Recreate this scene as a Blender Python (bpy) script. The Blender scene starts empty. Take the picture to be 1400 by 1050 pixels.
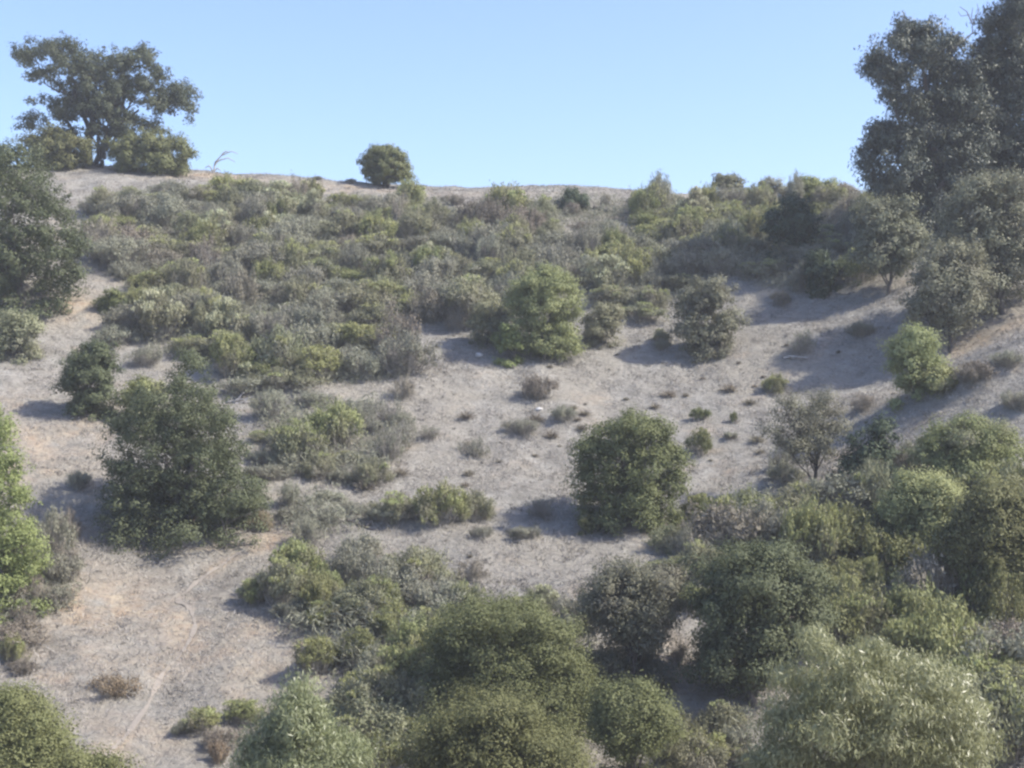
import bpy, math, random
import numpy as np

scene = bpy.context.scene
COL = scene.collection
RAD = math.radians
F = 2033.0                       # focal length in pixels of a 1400 wide frame
rng = np.random.default_rng(7)
random.seed(7)

# ------------------------------------------------------------------ camera, light, world
cam_d = bpy.data.cameras.new('camera')
cam_d.sensor_width = 36.0
cam_d.lens = 36.0 * F / 1400.0
cam_d.clip_start = 0.5
cam_d.clip_end = 9000
cam = bpy.data.objects.new('camera', cam_d)
cam.rotation_euler = (RAD(90), 0, 0)
COL.objects.link(cam)
scene.camera = cam

SUN = np.array([0.80, -0.12, 0.80]); SUN /= np.linalg.norm(SUN)
ELEV = math.asin(SUN[2])
AZ = math.atan2(SUN[0], SUN[1])   # clockwise from +Y
sd = bpy.data.lights.new('sun', 'SUN')
sd.energy = 3.95
sd.angle = RAD(0.55)
sd.color = (1.0, 0.95, 0.86)
so = bpy.data.objects.new('sun', sd)
import mathutils
so.rotation_euler = mathutils.Vector(SUN).to_track_quat('Z', 'Y').to_euler()
so.location = (60, 0, 80)
COL.objects.link(so)

world = bpy.data.worlds.new('World')
scene.world = world
world.use_nodes = True
wn = world.node_tree
wn.nodes.clear()
sky = wn.nodes.new('ShaderNodeTexSky')
sky.sky_type = 'NISHITA'
sky.sun_disc = False
sky.sun_elevation = ELEV
sky.sun_rotation = AZ
sky.altitude = 300
sky.air_density = 1.0
sky.dust_density = 1.8
sky.ozone_density = 7.0
bg = wn.nodes.new('ShaderNodeBackground')
bg.inputs['Strength'].default_value = 0.15
wo = wn.nodes.new('ShaderNodeOutputWorld')
tint = wn.nodes.new('ShaderNodeMix'); tint.data_type = 'RGBA'; tint.blend_type = 'MULTIPLY'
tint.inputs[0].default_value = 1.0
tint.inputs[7].default_value = (1.13, 0.975, 0.96, 1)
wn.links.new(sky.outputs[0], tint.inputs[6]); wn.links.new(tint.outputs[2], bg.inputs[0])
wn.links.new(bg.outputs[0], wo.inputs[0])

vs = scene.view_settings
vs.view_transform = 'Standard'
vs.look = 'None'
vs.exposure = 0.96
vs.gamma = 1.0
scene.render.engine = 'CYCLES'
scene.cycles.filter_width = 2.5
scene.cycles.max_bounces = 6
scene.cycles.diffuse_bounces = 3
scene.cycles.transparent_max_bounces = 4
scene.cycles.volume_bounces = 0

# ------------------------------------------------------------------ terrain
def sstep(a, b, t):
    t = np.clip((t - a) / (b - a), 0, 1)
    return t * t * (3 - 2 * t)

_nr = np.random.default_rng(11)
_perm = _nr.random((256, 256))
def vnoise(x, y):
    xi = np.floor(x).astype(int); yi = np.floor(y).astype(int)
    fx = x - xi; fy = y - yi
    fx = fx * fx * (3 - 2 * fx); fy = fy * fy * (3 - 2 * fy)
    g = lambda i, j: _perm[i % 256, j % 256]
    return (g(xi, yi) * (1 - fx) * (1 - fy) + g(xi + 1, yi) * fx * (1 - fy)
            + g(xi, yi + 1) * (1 - fx) * fy + g(xi + 1, yi + 1) * fx * fy) * 2 - 1

PY = np.array([-9000, -400, -60, -12, 0, 6, 14, 21, 28, 36, 44, 48, 55, 61, 66, 72, 80, 88, 93, 96, 100, 106, 116, 140, 220, 600, 9000.])
PZ = np.array([-30, -20, 6, 1.5, -1.7, -5.2, -9.6, -11.6, -11.2, -9.2, -6.4, -5.1, -2.75, -0.6, 1.25, 3.6, 6.9, 10.0, 11.75, 12.5, 13.05, 13.3, 12.6, 8, -8, -30, -60.])
def _pchip(xk, yk):
    h = np.diff(xk); d = np.diff(yk) / h
    m = np.zeros_like(yk)
    for i in range(1, len(xk) - 1):
        if d[i - 1] * d[i] > 0:
            w1 = 2 * h[i] + h[i - 1]; w2 = h[i] + 2 * h[i - 1]
            m[i] = (w1 + w2) / (w1 / d[i - 1] + w2 / d[i])
    m[0] = d[0]; m[-1] = d[-1]
    def f(x):
        x = np.clip(x, xk[0], xk[-1])
        i = np.clip(np.searchsorted(xk, x) - 1, 0, len(xk) - 2)
        t = (x - xk[i]) / h[i]
        return ((1 + 2 * t) * (1 - t) ** 2 * yk[i] + t * (1 - t) ** 2 * h[i] * m[i]
                + t * t * (3 - 2 * t) * yk[i + 1] + t * t * (t - 1) * h[i] * m[i + 1])
    return f
_prof = _pchip(PY, PZ)
def height(x, y):
    x = np.asarray(x, float); y = np.asarray(y, float)
    z = _prof(y)
    near = sstep(125, 100, y) * sstep(12, 34, y)
    dr = np.maximum(0, x - 5.0)
    right = 7.5 * (1 - np.exp(-(dr / 22.0) ** 2)) * sstep(90, 66, y) * sstep(36, 52, y)
    # the spur that comes in from the right: a low crest with a gully behind it
    crest = 1.5 * np.exp(-((y - (53 + 0.12 * x)) / 3.6) ** 2) * sstep(11, 19, x) * sstep(60, 40, x)
    gully = -0.9 * np.exp(-((y - (60.5 + 0.12 * x)) / 3.5) ** 2) * sstep(9, 16, x) * sstep(60, 40, x)
    dl = np.maximum(0, -x - 9.0)
    left = 3.0 * (1 - np.exp(-(dl / 17.0) ** 2)) * sstep(92, 70, y) * sstep(30, 44, y)
    ridge = 1.5 * sstep(-4, -30, x) * sstep(72, 94, y) - 0.5 * sstep(0, 15, x) * sstep(78, 95, y)
    bowl = -0.7 * np.exp(-((x - 3) / 11.0) ** 2 - ((y - 58) / 9.0) ** 2)
    n = 0.34 * vnoise(x / 9.0 + 3.1, y / 9.0) + 0.15 * vnoise(x / 3.7, y / 3.7 + 9) + 0.12 * vnoise(x / 1.3 + 40, y / 1.3) + 0.05 * vnoise(x / 0.55, y / 0.55)
    return z + right + crest + gully + left + ridge + bowl + n * np.clip(near + 0.15, 0, 1)

_ys = np.concatenate([np.arange(16, 60, 0.04), np.arange(60, 130, 0.06)])
def ground_at(px, py):
    """the point of the slope seen at a pixel of the photograph (first hit)"""
    tx = (px - 700) / F; tz = (525 - py) / F
    z = height(_ys * tx, _ys)
    hit = np.nonzero(_ys * tz <= z)[0]
    y = _ys[hit[0]] if len(hit) else 99.0
    return np.array([y * tx, y, float(height(y * tx, y))])
def to_px(p):
    return (700 + F * p[0] / p[1], 525 - F * p[2] / p[1])

# ------------------------------------------------------------------ mesh helpers
class MB:
    def __init__(s):
        s.v = []; s.q = []; s.t = []; s.n = 0
    def add(s, V, Q, tone):
        s.v.append(np.asarray(V, np.float32)); s.q.append(np.asarray(Q, np.int64) + s.n)
        s.t.append(np.broadcast_to(np.asarray(tone, np.float32), (len(V),)).copy()); s.n += len(V)
    def leaves(s, P, A, N, L, W, tone):
        """kite leaves: centre P, long axis A, normal N"""
        n = len(P)
        B = np.cross(N, A); B /= np.linalg.norm(B, axis=1, keepdims=True) + 1e-9
        L = np.broadcast_to(np.asarray(L, float), (n,))[:, None]; W = np.broadcast_to(np.asarray(W, float), (n,))[:, None]
        k = A * L * 0.5
        V = np.stack([P - k, P + B * W * 0.5 - k * 0.1, P + k, P - B * W * 0.5 - k * 0.1], 1).reshape(-1, 3)
        Q = np.arange(4 * n).reshape(n, 4)
        s.add(V, Q, np.repeat(np.broadcast_to(tone, (n,)), 4))
    def tube(s, pts, r0, r1, sides=6, tone=0.5):
        pts = np.asarray(pts, float); n = len(pts)
        d = np.gradient(pts, axis=0); d /= np.linalg.norm(d, axis=1, keepdims=True) + 1e-9
        ref = np.where(np.abs(d[:, 2:3]) > 0.9, np.array([[1., 0, 0]]), np.array([[0., 0, 1]]))
        a = np.cross(d, ref); a /= np.linalg.norm(a, axis=1, keepdims=True) + 1e-9
        b = np.cross(d, a)
        r = np.linspace(1, 0, n) ** 0.8 * (r0 - r1) + r1
        th = np.linspace(0, 2 * np.pi, sides, endpoint=False)
        V = (pts[:, None] + r[:, None, None] * (a[:, None] * np.cos(th)[None, :, None] + b[:, None] * np.sin(th)[None, :, None])).reshape(-1, 3)
        i = np.arange(n - 1)[:, None] * sides; j = np.arange(sides)[None]
        Q = np.stack([i + j, i + (j + 1) % sides, i + sides + (j + 1) % sides, i + sides + j], -1).reshape(-1, 4)
        s.add(V, Q, tone)
    def mesh(s, name, mat, smooth=False):
        me = bpy.data.meshes.new(name)
        V = np.concatenate(s.v); Q = np.concatenate(s.q); T = np.concatenate(s.t)
        me.vertices.add(len(V)); me.vertices.foreach_set('co', V.ravel())
        me.loops.add(Q.size); me.loops.foreach_set('vertex_index', Q.ravel().astype(np.int32))
        me.polygons.add(len(Q)); me.polygons.foreach_set('loop_start', (np.arange(len(Q)) * 4).astype(np.int32))
        at = me.attributes.new('tone', 'FLOAT', 'POINT'); at.data.foreach_set('value', T)
        me.materials.append(mat)
        me.update()
        if smooth: me.polygons.foreach_set('use_smooth', np.ones(len(Q), bool))
        return me
    def build(s, name, mat, parent=None, smooth=False):
        o = bpy.data.objects.new(name, s.mesh(name, mat, smooth)); COL.objects.link(o)
        if parent is not None: o.parent = parent
        return o

def unit(v): return v / (np.linalg.norm(v, axis=-1, keepdims=True) + 1e-9)
def rdir(n, r): return unit(r.normal(size=(n, 3)))

def thing(name, label, cat, loc, group=None):
    o = bpy.data.objects.new(name, None); COL.objects.link(o)
    o.empty_display_size = 0.3
    o.location = loc
    o['label'] = label; o['category'] = cat
    if group: o['group'] = group
    return o

def crown(mb, C, R, L, W, cov, cr, r, droop=0.0, spray=.25, rough=0.14, cap=90000, shell=0.5, per=70, upright=0.0, gap=0.0):
    """leaf clumps spread through lobes with centres C and radii R"""
    C = np.asarray(C, float); R = np.asarray(R, float)
    area = 4 * np.pi * ((R[:, 0] * R[:, 1]) ** 1.6 + (R[:, 0] * R[:, 2]) ** 1.6 + (R[:, 1] * R[:, 2]) ** 1.6) ** (1 / 1.6) / 3 ** (1 / 1.6)
    n = int(min(cap, cov * area.sum() / (L * W * 0.5)))
    nc = max(12, n // per)
    li = r.choice(len(C), size=nc * 2, p=area / area.sum())
    D = rdir(nc * 2, r)
    D[:, 2] = np.where((D[:, 2] < -0.35) & (r.random(nc * 2) < 0.5), -D[:, 2], D[:, 2])
    t = 1 - shell * r.random(nc * 2) ** 1.7 + rough * r.normal(size=nc * 2)
    P = C[li] + D * R[li] * t[:, None]
    q = np.min(np.linalg.norm((P[:, None] - C[None]) / R[None], axis=2) + 10 * (np.arange(len(C))[None] == li[:, None]), axis=1)
    keep = (q > 0.55) | (r.random(nc * 2) < 0.25)
    if gap > 0:
        g = vnoise(P[:, 0] / (cr * 3.2) + P[:, 1] / (cr * 5) + 17, P[:, 2] / (cr * 3.2))
        keep &= g > (-1 + 2 * gap) * 0.6 - 0.25
    P = P[keep][:nc]; D = D[keep][:nc]; nc = len(P)
    ctone = r.random(nc)
    crs = cr * (0.4 + 1.25 * r.random(nc) ** 1.4)
    k = r.choice(nc, size=n, p=crs ** 2 / (crs ** 2).sum())
    off = rdir(n, r) * (r.random(n) ** 0.45)[:, None] * crs[k][:, None]
    off[:, 2] *= 0.75
    off += D[k] * (crs[k] * r.normal(size=n) * spray)[:, None]
    LP = P[k] + off
    LP[:, 2] -= droop * 0.5 * crs[k] * r.random(n)
    N = unit(unit(off) * 0.8 + D[k] * 0.7 + np.array([0, 0, 0.5]) + 0.36 * r.normal(size=(n, 3)))
    A = r.normal(size=(n, 3)) + D[k] * 0.4
    A[:, 2] += -droop * 2.2 + upright * 2.0
    A = unit(A - N * np.sum(A * N, 1, keepdims=True) * (0.9 if droop == 0 and upright == 0 else 0.35))
    sz = 0.7 + 0.6 * r.random(n)
    mb.leaves(LP, A, N, L * sz, W * sz, np.clip(0.12 + 0.46 * ctone[k] + 0.3 * r.random(n), 0, 1))
    return P

def bez(a, b, bow, r, n=7):
    t = np.linspace(0, 1, n)[:, None]
    m = (a + b) / 2 + bow
    c = (1 - t) ** 2 * a + 2 * t * (1 - t) * m + t * t * b
    w = r.normal(size=(n, 3)) * np.linalg.norm(b - a) * 0.018; w[0] = 0
    return c + w

# ------------------------------------------------------------------ materials
def new_mat(name):
    m = bpy.data.materials.new(name); m.use_nodes = True
    nt = m.node_tree; nt.nodes.clear()
    return m, nt, nt.nodes.new('ShaderNodeOutputMaterial')

def leaf_mat(name, c1, c2, c3=None, trans=0.3, rough=0.6, spec=0.18, vary=0.16):
    """leaf colour from c1 to c2 leaf by leaf, with twigs or old leaves of c3 in patches"""
    m, nt, out = new_mat(name); N = nt.nodes.new; L = nt.links.new
    at = N('ShaderNodeAttribute'); at.attribute_name = 'tone'
    mix = N('ShaderNodeMix'); mix.data_type = 'RGBA'
    mix.inputs[6].default_value = (*c1, 1); mix.inputs[7].default_value = (*c2, 1)
    L(at.outputs['Fac'], mix.inputs[0])
    col = mix.outputs[2]
    if c3:
        tc = N('ShaderNodeTexCoord'); nz = N('ShaderNodeTexNoise'); nz.inputs['Scale'].default_value = 0.9; nz.inputs['Detail'].default_value = 3
        L(tc.outputs['Object'], nz.inputs['Vector'])
        mr = N('ShaderNodeMapRange'); mr.inputs[1].default_value = 0.48; mr.inputs[2].default_value = 0.68
        L(nz.outputs['Fac'], mr.inputs[0])
        mx = N('ShaderNodeMix'); mx.data_type = 'RGBA'
        L(mr.outputs[0], mx.inputs[0]); L(col, mx.inputs[6]); mx.inputs[7].default_value = (*c3, 1)
        col = mx.outputs[2]
    oi = N('ShaderNodeObjectInfo')
    hs = N('ShaderNodeHueSaturation')
    mv = N('ShaderNodeMapRange'); mv.inputs[3].default_value = 1 - vary; mv.inputs[4].default_value = 1 + vary
    L(oi.outputs['Random'], mv.inputs[0]); L(mv.outputs[0], hs.inputs['Value'])
    ms = N('ShaderNodeMath'); ms.operation = 'MULTIPLY'; ms.inputs[1].default_value = 7.31
    fr = N('ShaderNodeMath'); fr.operation = 'FRACT'
    mh = N('ShaderNodeMapRange'); mh.inputs[3].default_value = 0.485; mh.inputs[4].default_value = 0.515
    L(oi.outputs['Random'], ms.inputs[0]); L(ms.outputs[0], fr.inputs[0]); L(fr.outputs[0], mh.inputs[0]); L(mh.outputs[0], hs.inputs['Hue'])
    L(col, hs.inputs['Color'])
    p = N('ShaderNodeBsdfPrincipled'); p.inputs['Roughness'].default_value = rough
    p.inputs['Specular IOR Level'].default_value = spec
    tr = N('ShaderNodeBsdfTranslucent'); ms2 = N('ShaderNodeMixShader'); ms2.inputs[0].default_value = trans
    L(hs.outputs[0], p.inputs['Base Color']); L(hs.outputs[0], tr.inputs['Color'])
    L(p.outputs[0], ms2.inputs[1]); L(tr.outputs[0], ms2.inputs[2]); L(ms2.outputs[0], out.inputs[0])
    return m

def bark_mat(name, c1, c2):
    m, nt, out = new_mat(name); N = nt.nodes.new; L = nt.links.new
    tc = N('ShaderNodeTexCoord'); nz = N('ShaderNodeTexNoise'); nz.inputs['Scale'].default_value = 6; nz.inputs['Detail'].default_value = 5
    L(tc.outputs['Object'], nz.inputs['Vector'])
    mx = N('ShaderNodeMix'); mx.data_type = 'RGBA'; mx.inputs[6].default_value = (*c1, 1); mx.inputs[7].default_value = (*c2, 1)
    L(nz.outputs['Fac'], mx.inputs[0])
    p = N('ShaderNodeBsdfPrincipled'); p.inputs['Roughness'].default_value = 0.9
    bp = N('ShaderNodeBump'); bp.inputs['Strength'].default_value = 0.6; bp.inputs['Distance'].default_value = 0.03
    L(nz.outputs['Fac'], bp.inputs['Height']); L(bp.outputs[0], p.inputs['Normal'])
    L(mx.outputs[2], p.inputs['Base Color']); L(p.outputs[0], out.inputs[0])
    return m

M = {}
M['oak']      = leaf_mat('oak_leaves', (.090, .108, .054), (.175, .188, .100), None, vary=.1)
M['oak_far']  = leaf_mat('ridge_oak_leaves', (.062, .078, .046), (.135, .142, .085), None, vary=.1)
M['oak_grey'] = leaf_mat('grey_oak_leaves', (.175, .182, .118), (.28, .275, .18), (.22, .21, .15), vary=.1)
M['oak_olive']= leaf_mat('olive_oak_leaves', (.128, .143, .056), (.245, .25, .115), None, vary=.12)
M['bright']   = leaf_mat('bright_green_leaves', (.175, .22, .08), (.30, .34, .14), None, trans=.38, vary=.1)
M['willow']   = leaf_mat('pale_willow_leaves', (.24, .27, .12), (.39, .41, .20), None, trans=.38, vary=.1)
M['lance']    = leaf_mat('long_silvery_leaves', (.15, .168, .065), (.36, .37, .20), None, trans=.32, rough=.38, spec=.5, vary=.1)
M['euc']      = leaf_mat('eucalyptus_leaves', (.034, .056, .046), (.17, .172, .115), None, trans=.12, rough=.5, spec=.3, vary=.1)
M['coy']      = leaf_mat('coyote_brush_leaves', (.195, .20, .115), (.31, .305, .185), (.255, .24, .18))
M['coy_grn']  = leaf_mat('green_coyote_leaves', (.190, .205, .085), (.315, .32, .145), (.235, .22, .15))
M['tips']     = leaf_mat('yellow_green_tips', (.31, .33, .13), (.48, .48, .24), None, trans=.38)
M['pale']     = leaf_mat('pale_flower_tips', (.45, .46, .27), (.62, .61, .42), None, trans=.38)
M['sage']     = leaf_mat('grey_sage_leaves', (.22, .22, .16), (.325, .318, .235), (.255, .245, .18))
M['brown']    = leaf_mat('brown_dry_leaves', (.215, .19, .145), (.31, .275, .21), None)
M['ochre']    = leaf_mat('ochre_dry_leaves', (.25, .195, .12), (.36, .29, .19), None)
M['dark']     = leaf_mat('dark_green_leaves', (.06, .085, .05), (.14, .16, .095), None)
M['twig']     = leaf_mat('grey_twigs', (.24, .222, .185), (.38, .355, .305), None, trans=0.05, rough=.9, spec=.1)
M['grass']    = leaf_mat('dry_grass_blades', (.21, .195, .165), (.50, .465, .405), None, trans=.2, rough=.8, spec=.1, vary=0)
M['bark']     = bark_mat('grey_bark', (.07, .06, .05), (.16, .14, .12))
M['bark_dk']  = bark_mat('dark_bark', (.03, .026, .024), (.08, .07, .06))
M['dead']     = bark_mat('bleached_dead_wood', (.30, .28, .26), (.48, .46, .43))
M['euc_bark'] = bark_mat('eucalyptus_bark', (.08, .065, .055), (.24, .20, .17))

# ground: grey thatch, tan soil where the slope is bare
TAN = [(175, 835, 110, 34, 1.), (90, 840, 80, 28, 1.), (250, 850, 60, 30, .8), (420, 880, 60, 20, .7), (30, 620, 60, 60, .8), (105, 418, 42, 18, 1.), (300, 243, 120, 14, .9), (480, 258, 160, 12, .7), (1340, 462, 90, 22, .8),
       (880, 725, 80, 12, .9), (330, 740, 80, 16, .9), (70, 610, 80, 40, .7), (1100, 870, 40, 60, .5), (350, 880, 60, 30, .5), (930, 935, 40, 40, .9),
       (790, 815, 20, 14, .8), (180, 1010, 90, 30, .6), (545, 610, 22, 8, .7), (240, 715, 70, 14, .9), (700, 268, 120, 10, .5), (860, 300, 60, 22, .6),
       (40, 560, 60, 50, .4), (420, 905, 40, 26, .5), (90, 330, 60, 40, .5), (1000, 270, 120, 8, .6), (260, 880, 40, 40, .7), (110, 900, 120, 50, .45)]
TAN += [(x, y, 14, 9, .6) for x, y in ((150, 1030), (163, 1016), (176, 1002), (188, 988), (198, 970), (205, 956), (212, 940), (220, 926), (230, 911), (244, 897), (256, 883), (264, 868), (268, 852), (262, 836), (245, 824), (256, 808), (272, 794), (290, 782), (308, 770), (325, 758))]
def tan_at(x, y):
    t = np.zeros(np.shape(x))
    for px, py, wx, wy, k in TAN:
        c = ground_at(px, py); sx = wx / F * c[1]; sy = wy / F * c[1] * 2.6
        t = np.maximum(t, k * np.exp(-((x - c[0]) / sx) ** 2 - ((y - c[1]) / sy) ** 2))
    return t
def ground():
    def ax(lo, hi, step, far):
        a = list(np.arange(lo, hi + 1e-6, step)); s = step
        up = []; v = hi
        while v < far: s *= 1.22; v += s; up.append(v)
        s = step; dn = []; v = lo
        while v > -far: s *= 1.22; v -= s; dn.append(v)
        return np.array(dn[::-1] + a + up)
    X = ax(-46, 46, 0.22, 7000); Y = ax(20, 108, 0.22, 7000)
    gx, gy = np.meshgrid(X, Y)
    gz = height(gx, gy)
    V = np.stack([gx, gy, gz], -1).reshape(-1, 3)
    nx, ny = len(X), len(Y)
    i = np.arange(ny - 1)[:, None] * nx; j = np.arange(nx - 1)[None]
    Q = np.stack([i + j, i + j + 1, i + nx + j + 1, i + nx + j], -1).reshape(-1, 4)
    tone = tan_at(V[:, 0], V[:, 1])
    mb = MB(); mb.add(V, Q, tone)
    m, nt, out = new_mat('dry_slope_soil'); N = nt.nodes.new; L = nt.links.new
    tc = N('ShaderNodeTexCoord')
    def noise(scale, detail=4, rough=.6, dist=0.):
        n = N('ShaderNodeTexNoise'); n.inputs['Scale'].default_value = scale; n.inputs['Detail'].default_value = detail
        n.inputs['Roughness'].default_value = rough; n.inputs['Distortion'].default_value = dist
        L(tc.outputs['Object'], n.inputs['Vector']); return n.outputs['Fac']
    def rng_(s, a, b, c=0., d=1.):
        r = N('ShaderNodeMapRange'); r.inputs[1].default_value = a; r.inputs[2].default_value = b; r.inputs[3].default_value = c; r.inputs[4].default_value = d
        L(s, r.inputs[0]); return r.outputs[0]
    def mix(f, a, b):
        x = N('ShaderNodeMix'); x.data_type = 'RGBA'
        L(f, x.inputs[0])
        for s, v in ((6, a), (7, b)):
            if isinstance(v, tuple): x.inputs[s].default_value = (*v, 1)
            else: L(v, x.inputs[s])
        return x.outputs[2]
    def math_(op, a, b):
        x = N('ShaderNodeMath'); x.operation = op; x.use_clamp = True
        for s, v in ((0, a), (1, b)):
            if isinstance(v, float): x.inputs[s].default_value = v
            else: L(v, x.inputs[s])
        return x.outputs[0]
    thatch = mix(rng_(noise(1.3, 5), .38, .66), (.222, .209, .180), (.345, .328, .288))
    thatch = mix(rng_(noise(.22, 4, .6, .5), .42, .66), thatch, (.295, .272, .225))
    at = N('ShaderNodeAttribute'); at.attribute_name = 'tone'
    f = math_('MULTIPLY', at.outputs['Fac'], rng_(noise(.9, 5, .65, .3), .34, .58))
    soil = mix(rng_(noise(2.5, 4), .35, .65), (.36, .27, .19), (.46, .385, .28))
    col = mix(math_('ADD', f, math_('MULTIPLY', rng_(noise(.45, 5, .7), .56, .72), 0.45)), thatch, soil)
    col = mix(math_('MULTIPLY', rng_(noise(4.5, 4, .7), .52, .66), 0.6), col, (.15, .132, .112))
    col = mix(math_('MULTIPLY', rng_(noise(9.0, 3, .6), .60, .70), 0.5), col, (.50, .46, .42))
    p = N('ShaderNodeBsdfPrincipled'); p.inputs['Roughness'].default_value = 1.0; p.inputs['Specular IOR Level'].default_value = 0.1
    bp = N('ShaderNodeBump'); bp.inputs['Strength'].default_value = 0.9; bp.inputs['Distance'].default_value = 0.22
    L(noise(4.0, 6, .7), bp.inputs['Height']); L(bp.outputs[0], p.inputs['Normal'])
    L(col, p.inputs['Base Color']); L(p.outputs[0], out.inputs[0])
    o = mb.build('ground', m, smooth=True); o['kind'] = 'structure'
ground()

# ------------------------------------------------------------------ trees
LAND = []           # (phrase, px, py) landmarks for the labels of the scrub
def tree(name, label, cat, mat, lobes, base=None, Y=None, L=.10, W=.06, cov=.9, cr=.32, bark='bark', trunk=.12, depth=.55,
         droop=0., gap=.07, spray=.25, seed=0, group=None, cap=90000, shell=.5, dup=1, limbs=9, stems=1, rough=.22, extra=None, per=70, foliage='crown', upright=0., skirt=True):
    r = np.random.default_rng(1000 + seed)
    px = np.array([l[0] for l in lobes], float)
    if base is not None:
        g = ground_at(*base)
        if Y is not None:
            x = (base[0] - 700) / F * Y; g = np.array([x, Y, float(height(x, Y))])
    else:
        bx = px.mean(); x = (bx - 700) / F * Y; g = np.array([x, Y, float(height(x, Y))])
    Yb = g[1]; s = Yb / F
    hw = (max(l[0] + l[2] for l in lobes) - min(l[0] - l[2] for l in lobes)) / 2 * s
    cx = (max(l[0] + l[2] for l in lobes) + min(l[0] - l[2] for l in lobes)) / 2
    C = []; R = []
    for l in lobes:
        rx, rz = l[2] * s, (l[3] if len(l) > 3 else l[2]) * s
        u = (l[0] - cx) * s / hw
        D = depth * hw * math.sqrt(max(.12, 1 - u * u))
        dys = [0.0] if dup == 0 else [r.uniform(-.15, .35) * D] + ([D * r.uniform(.5, .9), -D * r.uniform(.35, .7)] if dup >= 1 else [])
        for k, dy in enumerate(dys):
            sh = 1.0 if k == 0 else r.uniform(.72, .92)
            yy = Yb + dy
            C.append([(l[0] - 700) / F * yy, yy, (525 - l[1]) / F * yy]); R.append([rx * sh, rx * sh * .95, rz * sh])
    C = np.array(C) - g; R = np.array(R)
    if skirt:
        m = 9; a = np.arange(m) * 2 * np.pi / m + r.uniform(-.25, .25, m); q = r.uniform(.5, .72, m)
        w = hw * r.uniform(.22, .36, m)
        S = np.column_stack([np.cos(a) * q * hw + (cx - 700) / F * Yb - g[0], np.sin(a) * q * hw * min(1, depth * 1.4), np.zeros(m)])
        S[:, 2] = height(S[:, 0] + g[0], S[:, 1] + g[1]) - g[2] + w * .45
        C = np.concatenate([C, S]); R = np.concatenate([R, np.column_stack([w, w, w * .75])])
    gz = height(C[:, 0] + g[0], C[:, 1] + g[1]) - g[2]
    C[:, 2] = np.maximum(C[:, 2], gz + R[:, 2] * .55)
    t = thing(name, label, cat, g, group)
    mb = MB()
    P = crown(mb, C, R, L, W, cov, cr, r, droop=droop, spray=spray, cap=cap, shell=shell, gap=gap, rough=rough, per=per, upright=upright)
    mb.build(foliage, M[mat], t)
    tb = MB()
    order = np.argsort(-R[:, 0])[:limbs]
    H = C[:, 2].max()
    for q in range(stems):
        o0 = np.array([r.normal() * .12 * stems, r.normal() * .1 * stems, -.25])
        top = np.array([r.normal() * .1 * hw, r.normal() * .1 * hw, H * .45]) if stems == 1 else C[r.integers(len(C))] * .7
        tb.tube(bez(o0, top, r.normal(size=3) * .08 * hw, r, 9), trunk, trunk * .55, 8)
        for k in order[q::stems]:
            a0 = o0 + (top - o0) * r.uniform(.25, .9)
            e = C[k] + R[k] * r.normal(size=3) * .25
            tb.tube(bez(a0, e, np.array([0, 0, -.10]) * np.linalg.norm(e - a0), r, 8), trunk * .5, trunk * .12, 5)
            near = P[np.argsort(np.linalg.norm(P - C[k], axis=1))[:40:6]]
            for pt in near:
                tb.tube(bez(e + (a0 - e) * r.uniform(0, .4), pt, r.normal(size=3) * .08, r, 5), trunk * .16, trunk * .05, 4)
    if extra:
        for pts, r0, r1 in extra:
            pts = np.array([[(a - 700) / F * (Yb + c), Yb + c, (525 - b) / F * (Yb + c)] for a, b, c in pts]) - g
            tb.tube(pts, r0 * s, r1 * s, 6)
    tb.build('trunk', M[bark], t, smooth=True)
    t['_c'] = (float(cx), float(np.mean([l[1] for l in lobes])))
    return t

def ball(cx, cy, rx, ry, n, seed, f=.42, top=0.):
    """lobes filling an ellipse of the picture"""
    r = np.random.default_rng(seed); out = []
    for k in range(n):
        a = 2 * math.pi * (k * .618 + r.uniform(-.04, .04)); q = math.sqrt((k + .4) / n)
        x = math.cos(a) * q; z = math.sin(a) * q
        w = f * r.uniform(.8, 1.2)
        out.append((cx + x * rx * (1 - w * .8), cy + z * ry * (1 - w * .8), rx * w, ry * w))
    return out

def landmark(phrase, px, py): LAND.append((phrase, px, py))

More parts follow.
